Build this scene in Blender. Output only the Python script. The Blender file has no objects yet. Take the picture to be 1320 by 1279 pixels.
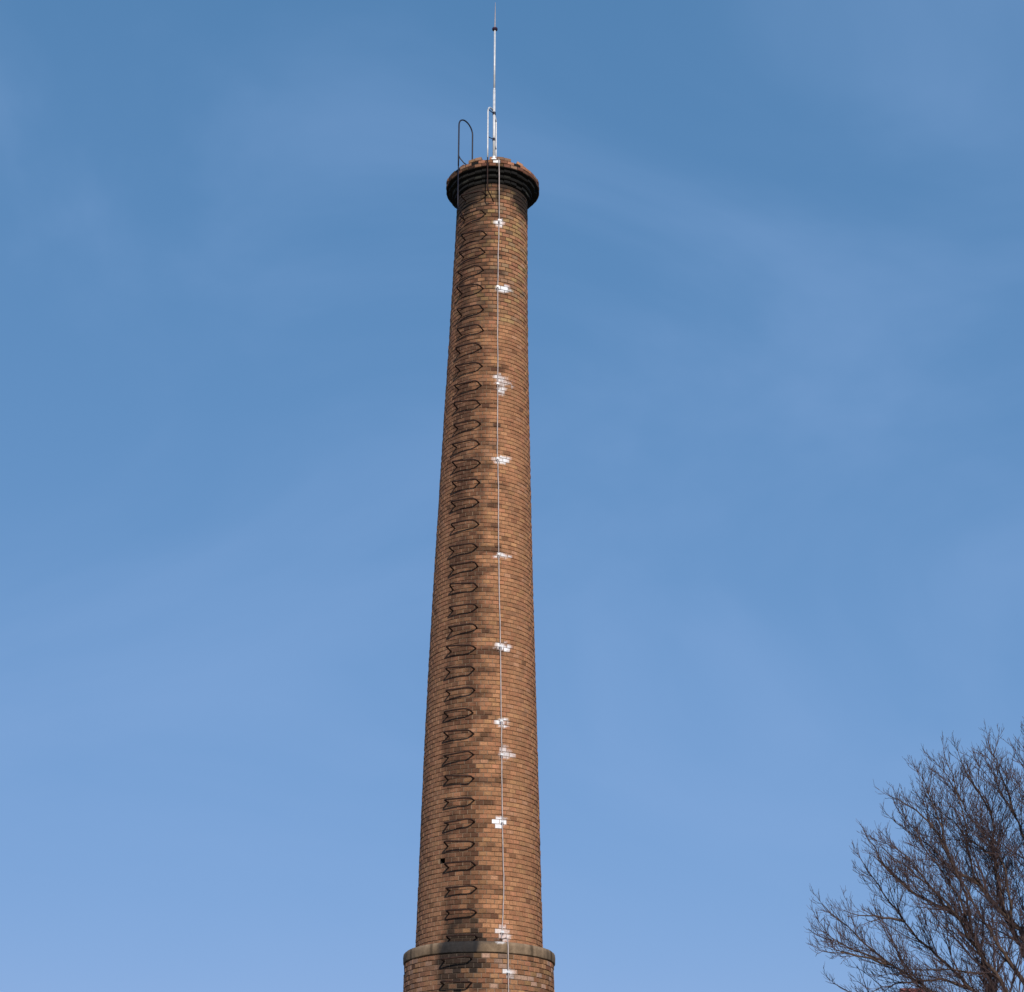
import bpy, math, random
import numpy as np
from mathutils import Vector, noise, Matrix
random.seed(7); np.random.seed(7)
sc = bpy.context.scene
C = sc.collection
R_ = math.radians
# ------------------------------------------------------------------ camera
cd = bpy.data.cameras.new('camera'); cam = bpy.data.objects.new('camera', cd); C.objects.link(cam)
cam.location = (0, 0, 1.6); cam.rotation_euler = (R_(90+24.2), 0, 0)
cd.sensor_width = 36; cd.lens = 36*2300/1320; cd.clip_start = .1; cd.clip_end = 4000
sc.camera = cam
# ------------------------------------------------------------------ sun and sky
SUN_AZ, SUN_EL = 8.0, 22.5              # degrees to the right of straight behind the camera / above the horizon
sd = Vector((math.sin(R_(SUN_AZ))*math.cos(R_(SUN_EL)), -math.cos(R_(SUN_AZ))*math.cos(R_(SUN_EL)), math.sin(R_(SUN_EL))))
ld = bpy.data.lights.new('sun', 'SUN'); ld.energy = 3.9; ld.angle = R_(.7); ld.color = (1, .90, .78)
so = bpy.data.objects.new('sun', ld); C.objects.link(so); so.rotation_euler = sd.to_track_quat('Z', 'Y').to_euler()
so.location = (8, -40, 30)
w = bpy.data.worlds.new('World'); sc.world = w; w.use_nodes = True
nt = w.node_tree; N = nt.nodes; Lk = nt.links; N.clear()
sky = N.new('ShaderNodeTexSky'); sky.sky_type = 'NISHITA'; sky.sun_disc = False
sky.sun_elevation = R_(SUN_EL); sky.sun_rotation = R_(180-SUN_AZ)
sky.air_density = 1.0; sky.dust_density = 0.0; sky.ozone_density = 6; sky.altitude = 0
tc = N.new('ShaderNodeTexCoord')
mp = N.new('ShaderNodeMapping'); mp.inputs['Scale'].default_value = (1.6, 2.2, 3.0); mp.inputs['Rotation'].default_value = (.3, .5, .9); mp.inputs['Location'].default_value = (0, 0, 0)
n1 = N.new('ShaderNodeTexNoise'); n1.inputs['Scale'].default_value = 1.7; n1.inputs['Detail'].default_value = 5; n1.inputs['Roughness'].default_value = .52; n1.inputs['Distortion'].default_value = .8
cr = N.new('ShaderNodeMapRange'); cr.inputs['From Min'].default_value = .36; cr.inputs['From Max'].default_value = .74; cr.inputs['To Max'].default_value = .32; cr.interpolation_type = 'SMOOTHSTEP'
mx = N.new('ShaderNodeMix'); mx.data_type = 'RGBA'; mx.inputs['B'].default_value = (2.7, 4.3, 7.4, 1)   # thin cirrus veil
bg = N.new('ShaderNodeBackground'); bg.inputs['Strength'].default_value = .10
wo = N.new('ShaderNodeOutputWorld')
Lk.new(tc.outputs['Generated'], mp.inputs[0]); Lk.new(mp.outputs[0], n1.inputs['Vector']); Lk.new(n1.outputs['Fac'], cr.inputs['Value'])
Lk.new(cr.outputs[0], mx.inputs['Factor']); gam = N.new('ShaderNodeGamma'); gam.inputs['Gamma'].default_value = .42      # the even, tone-compressed blue of a phone picture
tn = N.new('ShaderNodeVectorMath'); tn.operation = 'MULTIPLY'; tn.inputs[1].default_value = (1.36, 2.10, 2.95)
sp = N.new('ShaderNodeSeparateColor'); sp2 = N.new('ShaderNodeSeparateColor'); cb = N.new('ShaderNodeCombineColor'); pw = N.new('ShaderNodeMath'); pw.operation = 'POWER'; pw.inputs[1].default_value = .65
Lk.new(sky.outputs[0], gam.inputs[0]); Lk.new(sky.outputs[0], sp.inputs[0]); Lk.new(gam.outputs[0], sp2.inputs[0]); Lk.new(sp.outputs[0], pw.inputs[0])
Lk.new(pw.outputs[0], cb.inputs[0]); Lk.new(sp2.outputs[1], cb.inputs[1]); Lk.new(sp2.outputs[2], cb.inputs[2]); Lk.new(cb.outputs[0], tn.inputs[0]); Lk.new(tn.outputs[0], mx.inputs['A']); Lk.new(mx.outputs['Result'], bg.inputs[0]); Lk.new(bg.outputs[0], wo.inputs[0])
vs = sc.view_settings; vs.view_transform = 'Standard'; vs.look = 'None'; vs.gamma = 1; vs.exposure = 0; vs.use_curve_mapping = False
# ------------------------------------------------------------------ helpers
def mesh_obj(name, verts, faces, mat, parent=None, smooth=False, cols=None, loc=None):
    me = bpy.data.meshes.new(name)
    me.from_pydata(verts if isinstance(verts, list) else verts.tolist(), [], faces if isinstance(faces, list) else faces.tolist())
    if smooth: me.polygons.foreach_set('use_smooth', [True]*len(me.polygons))
    if cols is not None:
        a = me.color_attributes.new('tint', 'FLOAT_COLOR', 'POINT'); a.data.foreach_set('color', np.asarray(cols, dtype=np.float32).ravel())
    me.materials.append(mat); me.update()
    o = bpy.data.objects.new(name, me); C.objects.link(o)
    if parent: o.parent = parent
    if loc is not None: o.location = loc
    return o
def empty(name, loc, label, cat, group=None):
    o = bpy.data.objects.new(name, None); C.objects.link(o); o.location = loc; o.empty_display_size = .2
    o['label'] = label; o['category'] = cat
    if group: o['group'] = group
    return o
def tube(path, rad, n=8, cap=True, V=None, F=None):
    """tube along a path; rad a number or one per point"""
    if V is None: V, F = [], []
    pts = [Vector(p) for p in path]; m = len(pts)
    rr = rad if hasattr(rad, '__len__') else [rad]*m
    base = len(V); u = None
    for i in range(m):
        t = (pts[min(i+1, m-1)]-pts[max(i-1, 0)]).normalized()
        if u is None: u = t.orthogonal().normalized()
        else:
            u = (u - t*u.dot(t))
            u = u.normalized() if u.length > 1e-6 else t.orthogonal().normalized()
        v = t.cross(u)
        for k in range(n):
            a = 2*math.pi*k/n
            V.append(tuple(pts[i]+(u*math.cos(a)+v*math.sin(a))*rr[i]))
    for i in range(m-1):
        for k in range(n):
            a = base+i*n+k; b = base+i*n+(k+1) % n
            F.append((a, b, b+n, a+n))
    if cap:
        F.append(tuple(range(base+n-1, base-1, -1))); F.append(tuple(range(base+(m-1)*n, base+m*n)))
    return V, F
def box(V, F, x0, x1, y0, y1, z0, z1):
    b = len(V)
    for z in (z0, z1):
        V += [(x0, y0, z), (x1, y0, z), (x1, y1, z), (x0, y1, z)]
    F += [(b+3, b+2, b+1, b), (b+4, b+5, b+6, b+7), (b, b+1, b+5, b+4), (b+1, b+2, b+6, b+5), (b+2, b+3, b+7, b+6), (b+3, b, b+4, b+7)]
    return V, F
def sm(x, a, b):
    t = min(1, max(0, (x-a)/(b-a))); return t*t*(3-2*t)
# ------------------------------------------------------------------ materials
def newmat(name):
    m = bpy.data.materials.new(name); m.use_nodes = True
    return m, m.node_tree.nodes, m.node_tree.links, m.node_tree.nodes['Principled BSDF']
def noisy(name, col, col2, scale, rough=.85, bump=.3, dist=.01, metal=0, detail=6, spec=.3):
    m, n, l, p = newmat(name)
    t = n.new('ShaderNodeTexCoord'); g = n.new('ShaderNodeTexNoise'); g.inputs['Scale'].default_value = scale; g.inputs['Detail'].default_value = detail
    l.new(t.outputs['Object'], g.inputs['Vector'])
    x = n.new('ShaderNodeMix'); x.data_type = 'RGBA'; x.inputs['A'].default_value = (*col, 1); x.inputs['B'].default_value = (*col2, 1)
    r = n.new('ShaderNodeMapRange'); r.inputs['From Min'].default_value = .33; r.inputs['From Max'].default_value = .67
    l.new(g.outputs['Fac'], r.inputs[0]); l.new(r.outputs[0], x.inputs['Factor']); l.new(x.outputs['Result'], p.inputs['Base Color'])
    b = n.new('ShaderNodeBump'); b.inputs['Strength'].default_value = bump; b.inputs['Distance'].default_value = dist
    l.new(g.outputs['Fac'], b.inputs['Height']); l.new(b.outputs[0], p.inputs['Normal'])
    p.inputs['Roughness'].default_value = rough; p.inputs['Metallic'].default_value = metal; p.inputs['Specular IOR Level'].default_value = spec
    return m
def masonry(name, src, scale=55, amp=.35, rough=.92):
    """own colour of each piece (attribute or object colour) with fired-clay grain; alpha of the colour = paint"""
    m, n, l, p = newmat(name)
    if src == 'object':
        a = n.new('ShaderNodeObjectInfo'); co = a.outputs['Color']; al = a.outputs['Alpha']
    else:
        a = n.new('ShaderNodeAttribute'); a.attribute_name = 'tint'; co = a.outputs['Color']; al = a.outputs['Alpha']
    g = n.new('ShaderNodeNewGeometry')
    t = n.new('ShaderNodeTexNoise'); t.inputs['Scale'].default_value = scale; t.inputs['Detail'].default_value = 5; t.inputs['Roughness'].default_value = .65
    t2 = n.new('ShaderNodeTexNoise'); t2.inputs['Scale'].default_value = 9; t2.inputs['Detail'].default_value = 4
    l.new(g.outputs['Position'], t.inputs['Vector']); l.new(g.outputs['Position'], t2.inputs['Vector'])
    ad = n.new('ShaderNodeMath'); ad.operation = 'MULTIPLY_ADD'; ad.inputs[1].default_value = .5
    l.new(t2.outputs['Fac'], ad.inputs[0]); l.new(t.outputs['Fac'], ad.inputs[2])
    r = n.new('ShaderNodeMapRange'); r.inputs['From Min'].default_value = .5; r.inputs['From Max'].default_value = 1.0
    r.inputs['To Min'].default_value = 1-amp; r.inputs['To Max'].default_value = 1+amp
    l.new(ad.outputs[0], r.inputs[0])
    v = n.new('ShaderNodeVectorMath'); v.operation = 'SCALE'
    l.new(co, v.inputs[0]); l.new(r.outputs[0], v.inputs['Scale']); t3 = n.new('ShaderNodeTexNoise'); t3.inputs['Scale'].default_value = 34; t3.inputs['Detail'].default_value = 4; l.new(g.outputs['Position'], t3.inputs['Vector'])
    s1 = n.new('ShaderNodeMath'); s1.operation = 'SUBTRACT'; s1.inputs[0].default_value = 1.0; l.new(al, s1.inputs[1])
    s2 = n.new('ShaderNodeMath'); s2.operation = 'MULTIPLY_ADD'; s2.inputs[1].default_value = 1.7; l.new(s1.outputs[0], s2.inputs[0]); l.new(t3.outputs['Fac'], s2.inputs[2])
    s3 = n.new('ShaderNodeMapRange'); s3.inputs['From Min'].default_value = .72; s3.inputs['From Max'].default_value = 2.0; l.new(s2.outputs[0], s3.inputs[0])
    wx = n.new('ShaderNodeMix'); wx.data_type = 'RGBA'; wx.inputs['B'].default_value = (.86, .87, .90, 1)
    l.new(v.outputs[0], wx.inputs['A']); l.new(s3.outputs[0], wx.inputs['Factor']); l.new(wx.outputs['Result'], p.inputs['Base Color'])
    b = n.new('ShaderNodeBump'); b.inputs['Strength'].default_value = .6; b.inputs['Distance'].default_value = .006
    l.new(t.outputs['Fac'], b.inputs['Height']); l.new(b.outputs[0], p.inputs['Normal'])
    p.inputs['Roughness'].default_value = rough; p.inputs['Specular IOR Level'].default_value = .2
    return m
M_brick = masonry('brick_masonry', 'attr'); M_brick_o = masonry('brick_single', 'object')
M_mortar = masonry('mortar', 'attr', 70, .3, .97)
M_ledge = masonry('cement_render', 'attr', 25, .25, .95)
M_rust = noisy('rusted_steel', (.020, .011, .009), (.050, .024, .017), 40, .75, .3, .002, .3)
M_navy = noisy('dark_painted_steel', (.012, .014, .030), (.03, .025, .03), 30, .5, .2, .002, .2)
M_silver = noisy('aluminium_paint', (.72, .73, .74), (.55, .56, .58), 25, .45, .1, .001, .15, spec=.5)
M_cable = noisy('galvanised_wire', (.50, .42, .39), (.30, .26, .25), 14, .5, .1, .001, .2, spec=.5)
M_disc = noisy('purple_brown_fitting', (.03, .015, .04), (.05, .02, .05), 30, .5, .1, .001)
M_bark = noisy('bark', (.105, .070, .052), (.042, .030, .027), 14, .95, .8, .02)
M_twig = noisy('twig_bark', (.088, .056, .054), (.046, .031, .034), 6, .9, .2, .004)
M_soot_shade = noisy('soot_and_shade', (.006, .006, .006), (.012, .011, .010), 20, 1, .2, .01)
# ------------------------------------------------------------------ ground
gm = noisy('dry_ground', (.27, .21, .14), (.17, .14, .085), .6, .98, .5, .03, detail=10)
S = 2500
gv, gf = [], []
xs = [-S, -600, -150, -60, -30, -15, 0, 15, 30, 60, 150, 600, S]
for yy in xs:
    for xx in xs: gv.append((xx, yy+20, 0))
k = len(xs)
for j in range(k-1):
    for i in range(k-1): gf.append((j*k+i, j*k+i+1, (j+1)*k+i+1, (j+1)*k+i))
g = mesh_obj('ground', gv, gf, gm); g['kind'] = 'structure'
# ------------------------------------------------------------------ chimney
BX, BY = -.49, 27.0
tab = np.array([(0, -.488, 1.045), (6.32, -.488, .948), (8.13, -.486, .911), (9.42, -.484, .883), (10.75, -.478, .848), (12.07, -.468, .809), (13.45, -.452, .769), (14.87, -.433, .730), (16.54, -.408, .684), (18.0, -.380, .652), (19.11, -.357, .632), (20.2, -.342, .625)])
def ax(z): return float(np.interp(z, tab[:, 0], tab[:, 1]))-BX
LEDGE0, LEDGE1 = 6.105, 6.262
def rad(z):
    if z < LEDGE0: return 1.108 + (LEDGE0-z)*.008
    return float(np.interp(z, tab[:, 0], tab[:, 2]))
chim = empty('brick_chimney', (BX, BY, 0), 'tall tapering round brick chimney with sooty corbelled cap and iron rungs', 'chimney')
def cyl(az, r, z):           # azimuth in degrees from the side facing the camera, positive to the right
    a = R_(az); return (ax(z)+r*math.sin(a), -r*math.cos(a), z)
rungs = [(19.23,-26.9),(18.84,-27.7),(18.41,-24.7),(18.06,-26.2),(17.69,-27.0),(17.32,-26.2),(16.89,-24.7),(16.49,-23.5),(16.15,-25.2),(15.80,-23.4),(15.43,-23.7),(15.07,-24.0),(14.70,-22.6),(14.34,-23.1),(13.98,-21.2),(13.63,-21.2),(13.28,-21.4),(12.88,-20.5),(12.48,-21.0),(12.15,-20.0),(11.80,-19.6),(11.45,-18.9),(11.11,-18.9),(10.77,-19.6),(10.43,-20.4),(10.08,-19.5),(9.72,-20.9),(9.39,-19.7),(9.06,-19.4),(8.70,-18.7),(8.36,-18.0),(8.03,-17.3),(7.70,-17.2),(7.38,-16.0),(7.04,-14.4),(6.70,-14.5),(6.33,-13.2),(6.00,-15.1),(5.67,-15.0)]
rz = np.array([r[0] for r in rungs])[::-1]; ra = np.array([r[1] for r in rungs])[::-1]
# even out the ladder's azimuth a little
def laz(z): return float(np.interp(z, rz, ra))
rnd = {i: (random.random(), random.random(), random.random(), random.random()) for i in range(len(rungs))}
paint_spots = [(12.8, 18.69, .075, .13, 1), (20.3, 17.34, .06, .16, 1), (19.0, 15.60, .05, .14, .85), (19.0, 15.34, .05, .09, .9), (22.5, 15.50, .09, .17, .50), (19.7, 14.06, .055, .18, .95), (20.4, 12.36, .055, .14, .9),
               (21.5, 10.82, .07, .16, 1), (20.5, 9.58, .06, .12, 1), (25.2, 9.09, .10, .18, .55), (18.8, 8.05, .065, .15, 1), (20.6, 6.40, .12, .17, .60), (21.9, 5.83, .07, .13, .66)]
def paint(az, z, r, rnd_=0):
    best = 0
    for pa, pz, hz, hs, st in paint_spots:
        if abs(z-pz) > .4: continue
        s = R_(az-pa)*r
        if s > 0: s *= .62
        d = math.sqrt((s/hs*1.55)**2+((z-pz)/hz/1.25)**2)
        nz = noise.noise(Vector((az*.25, z*14, 3.3)))*.30
        v = st*sm(d+nz+rnd_, 1.15, .45)
        best = max(best, v)
    return best
def soot_and_shade(az, z, r):
    t = R_(az-laz(z))*r
    P = Vector((az*.03*r, z*.9, 1.7))
    n0 = noise.fractal(P*2.2, .8, 2.0, 4); n1 = noise.noise(Vector((az*.12, z*5.5, 9)))
    v = 0
    if z > 3:
        v = max(v, sm(abs(t+.02), .42, .22)*(.72+.5*n0+.45*n1))
        i = int(np.argmin(abs(np.array([q[0] for q in rungs])-(z+.0))))
        for j in (i-1, i, i+1):
            if 0 <= j < len(rungs):
                zk = rungs[j][0]; q = rnd[j]; dz = z-zk
                w_ = .2+.28*q[0]
                v = max(v, (.55+.4*q[1])*sm(abs(t-.205-w_/2), w_/2+.05, w_/2-.04)*sm(abs(dz+.03), .085, .045))
                v = max(v, (.7+.3*q[2])*sm(math.hypot((t+.19)/.10, (dz+.05)/.13), 1.25, .6))
                v = max(v, (.45+.4*q[3])*sm(abs(t-.2), .10, .03)*sm(-dz, .33, .04)*(dz < .03))
    v = max(v, 1.0*sm(abs(t+.0)+.10*n1+.05*n0, .38, .25)*sm(z+.12*n0+.06*n1, 5.72, 5.88)*sm(z, 6.50, 6.40))
    v = max(v, .55*sm(abs(R_(az-17)*r+.02*n1), .10, .05)*sm(z, 5.85, 6.0)*(z < 6.11))
    # smoke blackening below the cap, heavier on the ladder side; the cap's shadow is painted in on the right
    v = max(v, sm(z+.12*n0+.10*n1+.34*sm(az, 0, -40)+.30*sm(az, 25, 60), 19.06, 19.46))
    v = max(v, .62*sm(z+.5*n0, 17.0, 18.9)*sm(az+10*n1, 8, -22))
    v = max(v, (.30+.3*n1)*sm(az+9*n1, -15, -45)*(.5+.5*sm(z, 11, 17)))  # broad darkening of the left flank, stronger higher up
    return min(1, max(0, v))
PAL = [((.355, .190, .098), 5), ((.310, .155, .082), 5), ((.385, .215, .112), 3), ((.270, .128, .070), 4), ((.375, .225, .105), 2), ((.330, .150, .088), 3), ((.245, .140, .085), 2), ((.400, .235, .150), 1), ((.29, .17, .09), 3)]
PC = [p for p, n_ in PAL for _ in range(n_)]
def brick_col(az, z, zone):
    rr = random.random
    c = Vector(random.choice(PC))
    big = noise.fractal(Vector((az*.02, z*.6, 5)), 1, 2, 3)
    base = Vector((.362, .168, .086))
    mixk = .55 if zone == 'shaft' else .25
    c = c.lerp(base, mixk)*(1+.16*big)*random.uniform(.88, 1.12)
    if zone == 'drum':
        c = c*random.uniform(.56, 1.06)
        if rr() < .18: c = c.lerp(Vector((.46, .31, .24)), .6)
    if zone == 'top' and rr() < (.5 if z > 18.2 else .25): c = c.lerp(random.choice([Vector((.36, .25, .11)), Vector((.36, .17, .10)), Vector((.24, .17, .11))]), .6)
    if az < -5:   # darker and redder towards the left
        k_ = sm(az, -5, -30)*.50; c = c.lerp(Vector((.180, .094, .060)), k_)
    if rr() < .025: c = c*.6
    return c
DARK = Vector((.018, .014, .012)); BROWN = Vector((.046, .022, .015)); WHITE = Vector((.84, .85, .88))
def shade(c, az, z, r, pr=0):
    s = soot_and_shade(az, z, r); p = paint(az, z, r, pr)
    if s < .9: s = min(1, s*(1.06+1.7*pr))
    # stained bricks keep some of their own colour
    d = BROWN if 6.6 < z < 18.9 else DARK
    c = c.lerp(d.lerp(c, .10 if d is BROWN else .03), s*(.93 if d is BROWN else .98))
    return c, p
# --- bricks
HT, JT = .070, .0095
def brick_mesh(wd, ht, dp, ch=.004, wedge=1.0):
    """12 vertices: back, front edge, chamfered face; x width, y depth (front at y=0, towards -y), z height"""
    h = wd/2; v = []
    for (yy, ix, iz, k_) in ((dp, 0, 0, wedge), (ch, 0, 0, 1), (0, ch, ch, 1)):
        for sx, szz in ((-1, -1), (1, -1), (1, 1), (-1, 1)):
            v.append((sx*(h*k_-ix), yy, szz*(ht/2-iz)))
    f = [(3, 2, 1, 0), (8, 9, 10, 11)]
    for a, b in ((0, 4), (4, 8)):
        for i in range(4):
            j = (i+1) % 4; f.append((a+i, a+j, b+j, b+i))
    return v, f
items = []      # (az, z, r_face, width, height, depth, colour, zone, roll)
HOLE = (-36.8, 7.53)
def in_hole(az, z, wdeg): return abs(az-HOLE[0]) < 2.6+wdeg*.1 and abs(z-HOLE[1]) < .06
core_cut = []
def course(zc, r, zone, ht=HT, jt=JT, pitch=.120, depth=.06, keep=None, jit=.0038, off=0):
    n_ = max(8, round(2*math.pi*r/pitch)); dw = 360/n_
    st = off*dw
    for i in range(n_):
        az = st+i*dw; az = (az+180) % 360-180
        if keep and not keep(az, zc): continue
        if zone == 'shaft' and in_hole(az, zc, dw): continue
        wj = random.uniform(-.0025, .0025); hj = random.uniform(-.002, .002)
        wd = 2*math.pi*r/n_-.0105+wj
        items.append((az+random.uniform(-.3, .3)*.12/r*.5, zc+random.uniform(-.0015, .0015), r+random.uniform(-jit, jit), wd-(.002 if zone == 'top' else 0), ht-jt+hj, depth, zone, random.uniform(-.006, .006), dw))
i = 0; z = HT/2; ph = 0
zcs = []
while z < LEDGE0-.02:
    course(z, rad(z), 'drum', jit=.006, off=(i % 2)*.5+random.uniform(-.04, .04), pitch=.121); z += HT; i += 1
z = 6.262+HT/2
while z < 19.49:
    ph = (i % 2)*.5+random.uniform(-.05, .05)
    big_ = z > 16.6      # the later top section: larger bricks, wider dark joints
    H_ = .0775 if big_ else HT
    course(z, rad(z), 'top' if big_ else 'shaft', ht=H_, jt=.0125 if big_ else JT, off=ph, pitch=.119 if z < 14 else .125 if not big_ else .136)
    zcs.append(z+H_/2); z += H_; i += 1
top_z = zcs[-1]
# corbelled cap
def ring(z0, z1, r, nrow, zone, **kw):
    h_ = (z1-z0)/nrow
    for q in range(nrow): course(z0+h_*(q+.5), r, zone, ht=h_+.004, off=(q % 2)*.5+random.random()*.1, pitch=.132, depth=.12, **kw)
chip = random.Random(9); kp = lambda az, z: chip.random() > .05
ring(19.49, 19.563, .668, 1, 'cap', jit=.011, keep=kp); ring(19.563, 19.636, .718, 1, 'cap', jit=.012, keep=kp); ring(19.636, 19.71, .776, 1, 'cap', jit=.012, keep=kp)
gaps = random.Random(4)
ring(19.71, 19.84, .835, 2, 'rim', jit=.008, keep=lambda az, z: not (z > 19.775 and (abs(az-31) < 4 or abs(az+19) < 3 or abs(az+52) < 4 or abs(az-118) < 9)))
ring(19.84, 19.905, .745, 1, 'rimtop', jit=.012, keep=lambda az, z: (-44 < az < 60 or gaps.random() < .6))
ring(19.905, 19.972, .735, 1, 'rimtop', jit=.02, keep=lambda az, z: (-35 < az < -12 or 0 < az < 30 or (abs(az) > 50 and gaps.random() < .3)))
def colour_of(it, az=None, z=None):
    return None
SF = 2300
verts_all, faces_all, cols_all = [], [], []
def item_score(it):
    az, zc, r, wd, ht, dp, zone, roll, dw = it
    x = BX+ax(zc)+r*math.sin(R_(az)); y = BY-r*math.cos(R_(az))
    if zc < 5.60: return 0
    d = Vector((x, y, zc-1.6)); L_ = d.length
    nrm = Vector((math.sin(R_(az)), -math.cos(R_(az)), 0))
    return max(0, -nrm.dot(d)/L_)*wd*ht/(L_*L_)*(1 if zone not in ('cap',) else 0)
order = sorted(range(len(items)), key=lambda q: -item_score(items[q]))
single = set(order[:255])
# the rim bricks against the sky read one by one too
rimq = [q for q in order if items[q][6] in ('rim', 'rimtop') and abs(items[q][0]) < 62][:44]
single |= set(rimq)
pools = {}
def base_colour(it):
    az, zc, r, wd, ht, dp, zone, roll, dw = it
    if zone in ('rim', 'rimtop'):
        c = random.choice([Vector((.37, .18, .10)), Vector((.33, .15, .09)), Vector((.38, .22, .14)), Vector((.27, .12, .08)), Vector((.36, .20, .10))])
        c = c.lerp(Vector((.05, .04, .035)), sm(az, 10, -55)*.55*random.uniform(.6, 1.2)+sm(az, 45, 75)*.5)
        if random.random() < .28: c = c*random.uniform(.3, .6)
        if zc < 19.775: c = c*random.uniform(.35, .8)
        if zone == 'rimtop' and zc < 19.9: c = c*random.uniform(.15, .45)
        if abs(az-7.5) < 4.5 and zone == 'rim' and zc > 19.775: c = Vector((.8, .8, .8))
        return c
    if zone == 'cap':
        return Vector((.009, .009, .009)).lerp(Vector((.045, .045, .036)), random.random()**5)
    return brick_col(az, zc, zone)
for q, it in enumerate(items):
    az, zc, r, wd, ht, dp, zone, roll, dw = it
    c0 = base_colour(it)
    pr = random.uniform(-.28, .28)
    if q in single:
        key = (zone if zone in ('drum', 'rim', 'rimtop') else 'shaft', random.randrange(5))
        if key not in pools:
            v, f = brick_mesh(wd, ht, dp, random.uniform(.003, .007), 1-dp/r*.9)
            me = bpy.data.meshes.new('brick'); me.from_pydata(v, [], f); me.materials.append(M_brick_o); me.update(); pools[key] = me
        o = bpy.data.objects.new('brick', pools[key]); C.objects.link(o); o.parent = chim
        o.location = cyl(az, r, zc); o.rotation_euler = (0, roll, R_(az))
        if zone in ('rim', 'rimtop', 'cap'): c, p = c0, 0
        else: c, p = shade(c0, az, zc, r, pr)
        o.color = (c[0], c[1], c[2], 1-p)
        continue
    v, f = brick_mesh(wd, ht, dp, random.uniform(.003, .006), 1-dp/r*.9)
    if zone == 'drum':
        v = [(x+random.uniform(-.003, .003), y, z_+random.uniform(-.003, .003)) for x, y, z_ in v]
    ca, sa = math.cos(R_(az)), math.sin(R_(az)); X0, Y0, Z0 = cyl(az, r, zc); b = len(verts_all)
    vis = abs(az) < 100 and zc > 5.3
    cc = None
    for x, y, z_ in v:
        xr = x+z_*roll; zr = z_-x*roll
        verts_all.append((X0+xr*ca-y*sa, Y0+xr*sa+y*ca, Z0+zr))
        p = 0
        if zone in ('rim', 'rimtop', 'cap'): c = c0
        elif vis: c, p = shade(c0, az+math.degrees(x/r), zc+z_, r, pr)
        else:
            if cc is None: cc = shade(c0, az, zc, r, 0)[0]
            c = cc
        cols_all.append((c[0], c[1], c[2], 1-p))
    faces_all += [tuple(b+i_ for i_ in ff) for ff in f]
bw = mesh_obj('brickwork', verts_all, faces_all, M_brick, chim, cols=cols_all); bw['kind'] = 'stuff'
# --- mortar behind the bricks: the bed joints are raked back, the cross joints stand almost flush
def mortar_col(az, z, r):
    n0 = noise.fractal(Vector((az*.03, z*1.2, 2)), 1, 2, 3)
    light = Vector((.27, .185, .122)); warm = Vector((.235, .140, .080))
    k_ = sm(az+14*n0, -2, 14)
    c = light.lerp(warm, k_)
    if z < LEDGE0: c = Vector((.22, .155, .11))
    c = c.lerp(Vector((.085, .055, .038)), sm(z+.3*n0, 16.2, 17.4)*.8)
    s = soot_and_shade(az, z, r); p = paint(az, z, r)
    c = c.lerp(Vector((.03, .027, .024)), s*(.97 if z > 18.9 else .55 if z > 6.7 else .8)); c = c.lerp(WHITE, p*.20)
    return c*(1+.25*n0)
NA = 120
cv, cf, cc = [], [], []
zl = list(np.arange(0, LEDGE0, .105))+[LEDGE0]; zl2 = [LEDGE1]+zcs
def lathe_rows(rows, off):
    b = len(cv)
    for zz in rows:
        r = rad(min(max(zz, 0), 19.6)) if zz != LEDGE0 else 1.108
        for a in range(NA):
            az = a*360/NA-180; cv.append(cyl(az, r-off, zz)); c = mortar_col(az, zz, r)*.9; cc.append((*c, 1))
    for j in range(len(rows)-1):
        for a in range(NA):
            az = (a+.5)*360/NA-180; zm = (rows[j]+rows[j+1])/2
            if abs(az-HOLE[0]) < 3.2 and abs(zm-HOLE[1]) < .07: continue
            cf.append((b+j*NA+a, b+j*NA+(a+1) % NA, b+(j+1)*NA+(a+1) % NA, b+(j+1)*NA+a))
lathe_rows(zl, .013); lathe_rows(zl2, .011)
core = mesh_obj('mortar_core', cv, cf, M_mortar, chim, cols=cc)
# cross joints
jv, jf, jc = [], [], []
for it in items:
    az, zc, r, wd, ht, dp, zone, roll, dw = it
    if zone not in ('drum', 'shaft', 'top') or zc < 5.3: continue
    a = az+dw/2; rr_ = r-.004+random.uniform(-.002, .001); g_ = math.degrees(.0075/r)
    b = len(jv)
    for (aa, dr) in ((a-g_, -.02), (a-g_, 0), (a+g_, 0), (a+g_, -.02)):
        for s_ in (-1, 1):
            jv.append(cyl(aa, rr_+dr, zc+s_*(ht/2-.001))); c = mortar_col(a, zc, r); jc.append((*c, 1))
    for k_ in range(3): jf.append((b+2*k_, b+2*k_+2, b+2*k_+3, b+2*k_+1))
jo = mesh_obj('mortar_joints', jv, jf, M_mortar, chim, cols=jc); jo['kind'] = 'stuff'
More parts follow.
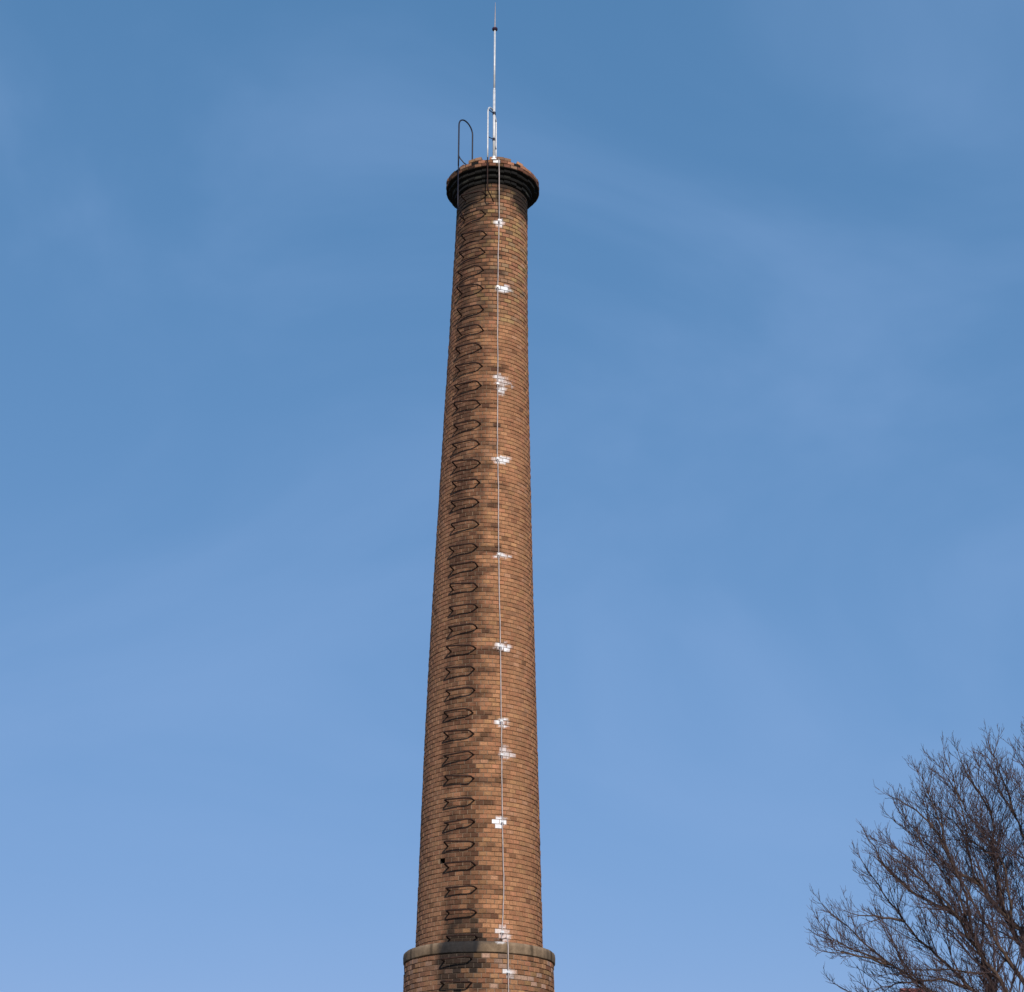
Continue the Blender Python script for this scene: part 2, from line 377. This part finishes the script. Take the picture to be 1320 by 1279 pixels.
# --- cement ledge on the drum
prof = [(.90, LEDGE0-.03), (1.09, LEDGE0-.002), (1.120, LEDGE0-.004), (1.126, LEDGE0+.01), (1.128, 6.20), (1.122, 6.243), (1.104, 6.257), (1.05, 6.268), (.955, 6.285), (.90, 6.295)]
lv, lf, lc = [], [], []
NL = 260
for (r, zz) in prof:
    for a in range(NL):
        az = a*360/NL-180; w_ = noise.noise(Vector((az*.06, zz*3, 0)))*.009+noise.noise(Vector((az*.5, zz*25, 4)))*.006
        lv.append(cyl(az, r+w_, zz+w_*.6))
        s = soot_and_shade(az, min(zz, 6.39), 1.12)
        c = Vector((.205, .145, .094))*(1+.40*noise.fractal(Vector((az*.05, zz*6, 1)), 1, 2, 4)+.30*noise.noise(Vector((az*.35, zz*1.5, 6))))
        if any(abs(az-q_) < 1.4 for q_ in (-61, -37, -2, 43, 71)): c = c*.5
        if zz > 6.24: c = c*1.25
        c = c.lerp(Vector((.018, .019, .022)), s*.95); lc.append((*c, 1-.45*sm(abs(az-17), 6, 2)*(zz > 6.24)))
for j in range(len(prof)-1):
    for a in range(NL): lf.append((j*NL+a, j*NL+(a+1) % NL, (j+1)*NL+(a+1) % NL, (j+1)*NL+a))
mesh_obj('cement_ledge', lv, lf, M_ledge, chim, smooth=True, cols=lc)
# --- cap core, flue and concrete foot
def lathe(name, prof, mat, n_=96, zfix=None):
    v, f = [], []
    for (r, zz) in prof:
        for a in range(n_): v.append(cyl(a*360/n_, r, zz))
    for j in range(len(prof)-1):
        for a in range(n_): f.append((j*n_+a, j*n_+(a+1) % n_, (j+1)*n_+(a+1) % n_, (j+1)*n_+a))
    return mesh_obj(name, v, f, mat, chim)
lathe('cap_core', [(.60, 19.48), (.655, 19.483), (.655, 19.555), (.705, 19.556), (.705, 19.63), (.763, 19.631), (.763, 19.702), (.822, 19.703), (.822, 19.835), (.80, 19.838), (.66, 19.84), (.66, 19.93), (.50, 19.94), (.46, 19.5), (.40, 15.0)], M_soot_shade)
lathe('flue_plug', [(.58, 6.3), (.58, 14.9), (.40, 15.0), (.02, 15.0)], M_soot_shade)
lathe('concrete_foot', [(1.02, .24), (1.36, .24), (1.38, .22), (1.38, -.1)], noisy('foot_concrete', (.30, .28, .25), (.22, .21, .18), 6, .9, .4, .01))
# putlog hole: an open pocket left by missing bricks
pv, pf = [], []
for (dr, sc_) in ((-.008, 1), (-.16, .9)):
    for da, dz in ((-3.4, -.075), (3.4, -.075), (3.4, .075), (-3.4, .075)): pv.append(cyl(HOLE[0]+da*sc_, rad(7.53)+dr-.008, HOLE[1]+dz*sc_))
pf = [(0, 1, 5, 4), (1, 2, 6, 5), (2, 3, 7, 6), (3, 0, 4, 7), (4, 5, 6, 7)]
mesh_obj('putlog_hole', pv, pf, M_soot_shade, chim)  # the dark inside of the pocket is painted into its lining
# the tilted loose brick on the rim
lb = bpy.data.objects.new('brick', pools[next(k_ for k_ in pools if k_[0] in ('rim', 'rimtop'))]); C.objects.link(lb); lb.parent = chim
lb.location = cyl(36.5, .825, 19.865); lb.rotation_euler = (R_(-12), R_(14), R_(30)); lb.color = (.40, .20, .11, 1); lb.scale = (1.0, .8, 1.15); lb['label'] = 'loose orange brick tilted on the rim'
# --- iron rungs
def rung_mesh(seed):
    rr = random.Random(seed); w_, d_ = .205, .2+rr.uniform(-.008, .008)
    tl, tr = rr.uniform(-.022, .016), rr.uniform(-.016, .020); bl, br = .02+rr.uniform(0, .04), .035+rr.uniform(0, .055)
    P = [(-w_, .07, 0), (-w_, 0, 0), (-w_, -d_+bl, tl*.7), (-w_+bl*.5, -d_+bl*.15, tl), (-w_+bl*1.2, -d_, tl), (0, -d_-rr.uniform(-.004, .006), (tl+tr)/2), (w_-br, -d_, tr), (w_-br*.35, -d_+br*.35, tr*.8), (w_, -d_+br*1.1, tr*.6), (w_, 0, 0), (w_, .07, 0)]
    V, F = tube(P, .0134, 7)
    me = bpy.data.meshes.new('rung'); me.from_pydata(V, [], F); me.polygons.foreach_set('use_smooth', [True]*len(F)); me.materials.append(M_rust); me.update(); return me
rm = [rung_mesh(k_) for k_ in range(9)]
lower = [(5.32-.345*k_, -15.0) for k_ in range(11)]
for k_, (zz, az) in enumerate(rungs+lower):
    o = bpy.data.objects.new('rung', rm[(k_*4) % 9]); C.objects.link(o); o.parent = chim
    r = rad(zz); half = math.asin(.205/r)
    if LEDGE0 < zz < LEDGE1: zz = LEDGE1+.02
    o.location = cyl(az, r*math.cos(half), zz); o.rotation_euler = (R_(random.uniform(-6, 5)), R_(random.uniform(-2, 2)), R_(az+random.uniform(-3, 3)))
# --- handrail hoops over the rim
def hoop(az, side, zb, zt, mat_top, mat_low, zsplit, skew=0):
    a = R_(az); out = Vector((math.sin(a), -math.cos(a), 0)); rt = Vector((math.cos(a), math.sin(a), 0))
    c0 = Vector((ax(19.8), 0, 0))+rt*side
    def P(rr, zz, sh=0): v = c0+out*rr+rt*sh; return (v.x, v.y, zz)
    r0, r1 = .875, .50; rc = (r0-r1)/2
    arc = [P(r0-rc+rc*math.cos(t), zt-rc+rc*math.sin(t)*1.0, skew*(1-math.cos(t))/2) for t in np.linspace(0, math.pi, 13)]
    up = [P(r0, zsplit), P(r0, 20.1), P(r0, 20.4)]+arc+[P(r1, 20.3, skew), P(r1, 19.86, skew)]
    V, F = tube(up, .0135, 8); top = mesh_obj('handrail', V, F, mat_top, chim, smooth=True)
    lowp = [P(.60, zb-.10), P(.66, zb-.07), P(.84, zb-.02), P(r0, zb+.04), P(r0, zsplit)]
    V, F = tube(lowp, .0105, 8); mesh_obj('handrail_leg', V, F, mat_low, chim, smooth=True)
    return P
P1 = hoop(-22.4, -.285, 18.95, 20.86, M_navy, M_navy, 19.80, .10)
P2 = hoop(-22.4, .275, 19.17, 20.98, M_silver, M_rust, 19.83)
V, F = tube([P1(.875, 20.02, 0), P1(.868, 19.95, .03), P1(.84, 19.86, .09), P1(.80, 19.83, .13)], .010, 6)
mesh_obj('handrail_stay', V, F, M_navy, chim, smooth=True)
# ------------------------------------------------------------------ lightning rod
LX, LY = -.318-BX, -.815
rod = empty('lightning_rod', (BX+LX, BY+LY, 19.84), 'thin silver lightning rod mast standing on the chimney rim, tapering to a needle', 'lightning rod')
V, F = tube([(0, 0, -.0), (0, 0, 1.5)], .0235, 10); V, F = tube([(0, 0, 1.5), (.002, 0, 1.54)], [.0235, .018], 10, V=V, F=F); V, F = tube([(.002, 0, 1.54), (.006, 0, 2.87)], .0175, 10, V=V, F=F)
mesh_obj('mast', V, F, M_silver, rod, smooth=True)
V, F = tube([(.006, 0, 2.83), (.006, 0, 2.845), (.006, 0, 2.875), (.006, 0, 2.89)], [.034, .050, .050, .026], 14); mesh_obj('insulator_disc', V, F, M_disc, rod)
V, F = tube([(.006, 0, 2.87), (.010, 0, 3.2), (.012, 0, 3.47)], [.011, .008, .003], 8); mesh_obj('needle', V, F, M_cable, rod)
V, F = box([], [], -.042, .042, -.04, .04, -.004, .010); V, F = tube([(0, 0, .012), (0, 0, .07)], .034, 10, V=V, F=F); mesh_obj('base_plate', V, F, M_silver, rod)
def rel(p): return (p[0]-LX, p[1]-LY, p[2]-19.84)
for za, zb_ in ((20.27, 20.27), (20.86, 20.83)):
    V, F = tube([rel(P2(.875, za)), (-.02, -.02, zb_-19.84-.0), rel(P2(.50, za-.03))], .0085, 6); mesh_obj('brace', V, F, M_navy, rod)
    V, F = tube([(0, 0, zb_-19.87), (0, 0, zb_-19.81)], .029, 10); mesh_obj('clamp', V, F, M_navy, rod)
# ------------------------------------------------------------------ down conductor
cond = empty('down_conductor', (BX, BY, 0), 'pale wire running down the chimney face from the lightning rod', 'cable')
path = [(7.8, .80, 19.86), (7.8, .850, 19.85), (7.9, .865, 19.80), (8.6, .85, 19.55), (9.7, .80, 19.1)]
pts = [cyl(*p) for p in path]
pp = [(12.2, 18.69), (11.9, 18.2), (12.2, 17.34), (13.7, 16.14), (14.3, 15.45), (14.8, 14.52), (15.4, 14.06), (16.8, 13.40), (17.6, 12.36), (19.6, 10.81), (20.4, 9.60), (20.6, 9.07), (20.9, 8.40), (21.1, 8.04), (21.8, 7.35), (21.9, 6.9), (20.4, 6.42)]
dense = []
for (a0, z0), (a1, z1) in zip(pp, pp[1:]):
    for q in range(4): dense.append((a0+(a1-a0)*q/4+(random.uniform(-.22, .22) if q else 0), z0+(z1-z0)*q/4, random.uniform(-.006, .012) if q else 0))
dense.append((*pp[-1], 0))
pts += [cyl(a, rad(zz)+.042+d_, zz) for a, zz, d_ in dense]
pts += [cyl(19.6, rad(6.3)+.05, 6.33), cyl(20.2, 1.02, 6.31), cyl(21.0, 1.13, 6.315), cyl(21.4, 1.165, 6.29), cyl(21.8, 1.168, 6.18), cyl(22.0, 1.160, 5.95), cyl(22.3, 1.158, 5.55), cyl(22.6, 1.17, 4.0), cyl(22.6, 1.18, 2.0), cyl(22.6, 1.21, .6), cyl(22.6, 1.45, .26), cyl(22.6, 1.47, -.05)]
V, F = tube(pts, .0088, 7); mesh_obj('wire', V, F, M_cable, cond, smooth=True)
for a, zz in [(12.2, 18.69), (12.2, 17.34), (14.3, 15.45), (15.4, 14.06), (17.6, 12.36), (19.6, 10.81), (20.4, 9.60), (20.6, 9.07), (21.1, 8.04), (20.4, 6.42), (22.1, 5.83), (22.6, 3.5), (22.6, 1.5)]:
    r = rad(zz); V, F = tube([(0, .05, 0), (0, -.055, 0)], .008, 6); V, F = box(V, F, -.022, .022, -.062, -.052, -.016, .016)
    o = mesh_obj('wall_clamp', V, F, M_silver, cond); o.location = cyl(a, r, zz); o.rotation_euler = (0, 0, R_(a))
# ------------------------------------------------------------------ bare tree
TO = Vector((9.3, 29.0, 0))
tree = empty('bare_tree', (8.4, 29, 0), 'leafless tree with upswept dark branches, cut by the right edge', 'tree')
TB = Vector((.9, 0, 0))
LIMBS = [
[(-1.06,4.6),(-2.21,5.65),(-2.85,6.1),(-3.11,6.27),(-3.32,6.44),(-3.55,6.62),(-3.8,6.88),(-4.02,7.1),(-4.2,7.25),(-4.29,7.37)],
[(-3.32,6.44),(-3.77,6.6),(-4.06,6.7),(-4.35,6.83),(-4.46,7.03)],
[(-3.32,6.4),(-3.61,6.49),(-3.91,6.56),(-4.22,6.55),(-4.47,6.54)],
[(-1.04,4.71),(-1.49,5.53),(-1.97,6.05),(-2.22,6.35),(-2.46,6.61),(-2.68,6.81),(-2.95,7.09),(-3.1,7.26),(-3.2,7.45),(-3.37,7.69),(-3.52,7.91),(-3.6,8.13)],
[(-2.96,7.1),(-3.24,7.14),(-3.5,7.15),(-3.76,7.14),(-3.99,7.22)],
[(-1.03,4.83),(-1.45,5.89),(-1.6,6.21),(-1.8,6.4),(-2.0,6.65),(-2.1,6.82),(-2.26,7.06),(-2.44,7.3),(-2.71,7.54),(-3.0,7.79),(-3.23,7.98),(-3.37,8.13)],
[(-1.01,4.95),(-1.41,5.71),(-1.48,6.05),(-1.57,6.25),(-1.61,6.65),(-1.69,6.95),(-1.74,7.27),(-1.92,7.41),(-2.17,7.61),(-2.43,7.8),(-2.71,8.17),(-2.93,8.55),(-3.06,8.87)],
[(-1.67,7.16),(-1.67,7.47),(-1.71,7.85),(-1.94,8.23),(-2.23,8.55),(-2.53,8.77),(-2.82,9.07)],
[(-0.95,4.95),(-0.85,6.25),(-1.08,6.99),(-1.27,7.24),(-1.46,7.52),(-1.65,7.8),(-2.04,8.08),(-2.27,8.68),(-2.45,8.9),(-2.69,9.13),(-2.97,9.27)],
[(-1.27,7.24),(-1.39,8.28),(-1.78,8.59),(-1.89,8.91),(-2.14,9.1),(-2.27,9.4),(-2.37,9.73)],
[(-1.18,7.16),(-1.24,7.98),(-1.3,8.41),(-1.46,8.63),(-1.62,8.91),(-1.75,9.32),(-1.95,9.66),(-2.13,9.9)],
[(-0.95,6.01),(-1.26,7.6),(-1.23,8.64),(-1.17,9.1),(-1.3,9.44),(-1.47,9.79),(-1.59,10.13)],
[(-0.85,5.77),(-0.77,7.98),(-0.97,8.87),(-1.15,9.19),(-1.13,9.81),(-1.23,10.13),(-1.33,10.36)],
[(-0.83,5.41),(-0.69,7.6),(-0.79,8.87),(-0.81,9.66),(-0.84,10.13),(-0.85,10.49)],
[(-1.97,6.04),(-2.28,6.22),(-2.57,6.26),(-2.89,6.22),(-3.14,6.17),(-3.52,6.08),(-3.78,5.95)],
[(-1.6,6.21),(-1.87,6.32),(-2.14,6.34),(-2.45,6.37),(-2.75,6.37),(-3.06,6.43)],
[(-1.57,6.25),(-1.31,6.55),(-1.16,6.79),(-1.0,7.1)],
[(-1.08,6.99),(-0.71,7.47),(-0.33,8.49),(-0.11,9.53),(0.03,10.26)],
[(-0.91,5.29),(-0.25,6.61),(0.18,7.98),(0.48,9.27),(0.66,10.13)],
[(-0.86,5.18),(-0.19,6.13),(0.58,7.22),(1.12,8.36),(1.46,9.4)],
[(-0.89,4.95),(0.11,5.65),(1.11,6.61),(1.76,7.6),(2.16,8.49)],
[(-0.91,4.77),(0.17,5.18),(1.25,5.89),(2.23,6.61),(2.78,7.29)],
[(-0.87,5.65),(-1.49,6.61),(-1.76,7.35),(-1.98,7.85),(-2.17,8.23)],
[(-1.04,4.71),(-1.87,5.41),(-2.69,5.77),(-3.29,5.89),(-3.77,6.07),(-4.06,6.22)],
[(-1.74,7.27),(-1.98,7.85),(-2.26,8.23),(-2.48,8.55),(-2.71,8.87),(-2.88,9.16)],
[(-2.04,8.08),(-2.14,8.55),(-2.25,9.0),(-2.41,9.33),(-2.56,9.53)],
[(-1.65,7.8),(-1.75,8.29),(-1.81,8.87),(-1.95,9.4),(-2.1,9.86)],
[(-1.17,9.1),(-1.37,9.4),(-1.6,9.73),(-1.76,10.04)],
[(-2.26,7.06),(-2.65,7.47),(-2.92,7.91),(-3.15,8.17),(-3.44,8.29)],
[(-2.43,7.8),(-2.79,8.0),(-3.07,8.36),(-3.2,8.68)],
[(-0.97,8.87),(-1.04,9.53),(-1.1,10.06),(-1.13,10.3)],
]
rt_ = random.Random(11)
def rv(s): return Vector((rt_.gauss(0, s), rt_.gauss(0, s), rt_.gauss(0, s)))
def resample(pts, step):
    out = [pts[0]]
    for a, b in zip(pts, pts[1:]):
        n_ = max(1, int((b-a).length/step))
        for i in range(1, n_+1): out.append(a.lerp(b, i/n_))
    return out
def smooth_path(pts, it=2):
    for _ in range(it):
        pts = [pts[0]]+[(pts[i-1]+pts[i]*2+pts[i+1])/4 for i in range(1, len(pts)-1)]+[pts[-1]]
    return pts
nseg = 0
def grow(V, F, start, dirn, length, r0, level):
    """one shoot that bends up to the light; level 1 branch, 2 twig, 3 shoot"""
    n_ = {0: 12, 1: 8, 2: 5, 3: 3}[level]; st = length/n_; d = dirn.normalized(); p = start.copy(); path = [p.copy()]
    upk = {0: .025, 1: .05, 2: .10, 3: .24}[level]
    for i in range(n_):
        d = (d+Vector((0, 0, upk))+rv({0: .06, 1: .07, 2: .09, 3: .10}[level])).normalized(); p = p+d*st; path.append(p.copy())
    tip = {0: .0038, 1: .0032, 2: .0027, 3: .0021}[level]
    rr = [r0+(tip-r0)*(i/n_)**.8 for i in range(n_+1)]
    tube(path, rr, 5 if level == 0 else 4 if level == 1 else 3, cap=False, V=V, F=F)
    if level == 3: return
    sp = {0: .125, 1: .085, 2: .062}[level]; s = sp*.8; side = rt_.random()*6.28
    while s < length*.98:
        i = min(n_-1, int(s/st)); q = path[i].lerp(path[i+1], s/st-i); t = (path[i+1]-path[i]).normalized()
        o = t.orthogonal().normalized(); o.rotate(Matrix.Rotation(side, 3, t)); side += 2.4+rt_.uniform(-.5, .5)
        an = rt_.uniform(.45, .80); dd = t*math.cos(an)+o*math.sin(an)+Vector((0, 0, .10))
        f_ = 1-s/length
        ln = (length*.36*(.3+f_)+.12)*rt_.uniform(.6, 1.2) if level == 0 else (length*.34*(.35+f_)+.07)*rt_.uniform(.6, 1.2) if level == 1 else rt_.uniform(.045, .11)*(1+f_*.5)
        grow(V, F, q, dd, ln, (max(.0040, rr[i]*.6) if level < 2 else .0031), level+1)
        s += sp*rt_.uniform(.7, 1.4)
trunk_path = [Vector((-.75, 0, -.1)), Vector((-.76, .02, .6)), Vector((-.82, .0, 2)), Vector((-.86, .03, 3.2)), Vector((-.93, 0, 4.3)), Vector((-.97, 0, 4.95)), Vector((-.95, 0, 5.5))]
tp = smooth_path(resample([p+TB for p in trunk_path], .35), 2)
V, F = tube(tp, [.30 if i == 0 else .24-.10*i/len(tp) for i in range(len(tp))], 16)
V, F = [(x, y, z_) for x, y, z_ in V], F
mesh_obj('trunk', V, F, M_bark, tree, smooth=True)
PAR = {1: 0, 2: 0, 4: 3, 7: 6, 9: 8, 10: 8, 14: 3, 15: 5, 16: 6, 17: 8, 24: 6, 25: 8, 26: 8, 27: 11, 28: 5, 29: 6, 30: 12}      # limbs that fork from another limb
for li, L_ in enumerate(LIMBS):
    ysl = rt_.uniform(-.42, .42); yb = rt_.uniform(-.1, .1)
    secondary = li in PAR
    raw = [Vector((x, 0, zz)) for x, zz in L_]
    pts = resample(raw, .12); tot = sum((b-a).length for a, b in zip(pts, pts[1:])); s = 0; out = []
    for i, p in enumerate(pts):
        if i: s += (pts[i]-pts[i-1]).length
        out.append(Vector((p.x, (ysl*s*1.0+.12*math.sin(s*2+li)), p.z)))
    if secondary:      # starts on its parent limb
        par = LIMB_PATHS[PAR[li]]
        q = min(par, key=lambda a: (a.x-out[0].x)**2+(a.z-out[0].z)**2); dy = q.y
        out = [p+Vector((0, dy, 0)) for p in out]; out[0] = q.copy()
    out = smooth_path(out, 2); out = [p+rv(.012) for p in out[:1]]+[p+rv(.014) for p in out[1:]]
    if li == 0: LIMB_PATHS = {}
    LIMB_PATHS[li] = out
    r0 = (.021 if secondary else .052)*rt_.uniform(.9, 1.1)
    if li in (6, 8): r0 = .075
    n_ = len(out); rr = [r0*(1-.93*(i/(n_-1))**.75)+.003 for i in range(n_)]
    if li in (11, 12, 13, 17, 18): out = out[:-3]; rr = rr[3:]; rr[-1] = .004; n_ = len(out)
    po = [p+TB for p in out]
    V, F = tube(po, rr, 9)
    lo = mesh_obj('limb', V, F, M_bark, tree, smooth=True)
    V, F = [], []
    s = 0; nxt = .30 if secondary else .75; nx0 = nxt+.1; side = rt_.random()*6.28
    far = li in (18, 19, 20, 21)
    for i in range(1, n_):
        s += (po[i]-po[i-1]).length; t = (po[i]-po[i-1]).normalized(); f_ = 1-s/tot
        while s > nxt:      # branches
            nxt += .085*rt_.uniform(.6, 1.4)*(1.6 if far else 1)
            o = t.orthogonal().normalized(); o.rotate(Matrix.Rotation(side, 3, t)); side += 2.4+rt_.uniform(-.6, .6)
            an = rt_.uniform(.45, .85); dd = t*math.cos(an)+o*math.sin(an)+Vector((0, 0, .10))
            ln = (.22+.50*min(1, f_*tot*.6))*rt_.uniform(.5, 1.15)
            grow(V, F, po[i], dd, ln, max(.0052, rr[i]*.36), 1)
        while s > nx0:      # boughs
            nx0 += .36*rt_.uniform(.7, 1.3)*(1.5 if far else 1)
            if f_*tot < .25: continue
            o = t.orthogonal().normalized(); o.rotate(Matrix.Rotation(side+1, 3, t))
            an = rt_.uniform(.35, .75); dd = t*math.cos(an)+o*math.sin(an)+Vector((0, 0, .08))
            grow(V, F, po[i], dd, min(1.3, .35+.5*f_*tot)*rt_.uniform(.6, 1.1), max(.0075, rr[i]*.5), 0)
    grow(V, F, po[-1], po[-1]-po[-3], .30, .0045, 1)
    tw = mesh_obj('twigs', V, F, M_twig, lo); tw['kind'] = 'stuff'
# ------------------------------------------------------------------ house whose roof just shows under the tree
hx, hy = 12.0, 55.0
house = empty('house', (hx, hy, 0), 'house behind the tree, only its low reddish roof peak showing', 'house')
M_wall = noisy('house_plaster', (.42, .38, .33), (.36, .32, .28), 3, .95, .2, .01); M_roof = noisy('red_roof', (.22, .075, .07), (.13, .05, .05), 8, .8, .4, .01)
M_glass, n_, l_, p_ = newmat('window_glass'); p_.inputs['Base Color'].default_value = (.02, .025, .03, 1); p_.inputs['Roughness'].default_value = .08
M_frame = noisy('window_frame', (.6, .6, .58), (.5, .5, .48), 5, .6, .1, .001)
W2, D2, H = 6.4, 4.6, 7.2
V, F = box([], [], -W2, W2, -D2, D2, -.1, H); mesh_obj('wall', V, F, M_wall, house)
ap = 10.02; e = .45
V = [(-W2-e, -D2-e, H-.1), (W2+e, -D2-e, H-.1), (W2+e, D2+e, H-.1), (-W2-e, D2+e, H-.1), (-.3, 0, ap), (.3, 0, ap)]
V += [(x, y, z_-.15) for x, y, z_ in V[:4]]
F = [(0, 1, 5, 4), (1, 2, 5), (2, 3, 4, 5), (3, 0, 4), (6, 7, 1, 0), (7, 8, 2, 1), (8, 9, 3, 2), (9, 6, 0, 3), (9, 8, 7, 6)]
mesh_obj('roof', V, F, M_roof, house)
V, F = tube([(-.34, 0, ap+.005), (.34, 0, ap+.005)], .07, 8); rc_ = mesh_obj('ridge_cap', V, F, M_roof, house)
for fl in (1.0, 4.3):
    for wx in (-4.6, -1.6, 1.6, 4.6):
        if fl < 2 and wx == 1.6: continue
        V, F = [], []
        for b_ in ((-.75, .75, -.06, .03, 0, .07), (-.75, .75, -.06, .03, 1.53, 1.6), (-.75, -.68, -.06, .03, .07, 1.53), (.68, .75, -.06, .03, .07, 1.53), (-.03, .03, -.05, .03, .07, 1.53)): box(V, F, *b_)
        fr = mesh_obj('window', V, F, M_frame, house, loc=(wx, -D2, fl))
        V, F = box([], [], -.68, .68, -.02, -.005, .07, 1.53); mesh_obj('pane', V, F, M_glass, fr)
V, F = box([], [], -.5, .5, -.06, .02, 0, 2.15); dr_ = mesh_obj('door', V, F, M_roof, house, loc=(1.6, -D2, 0))
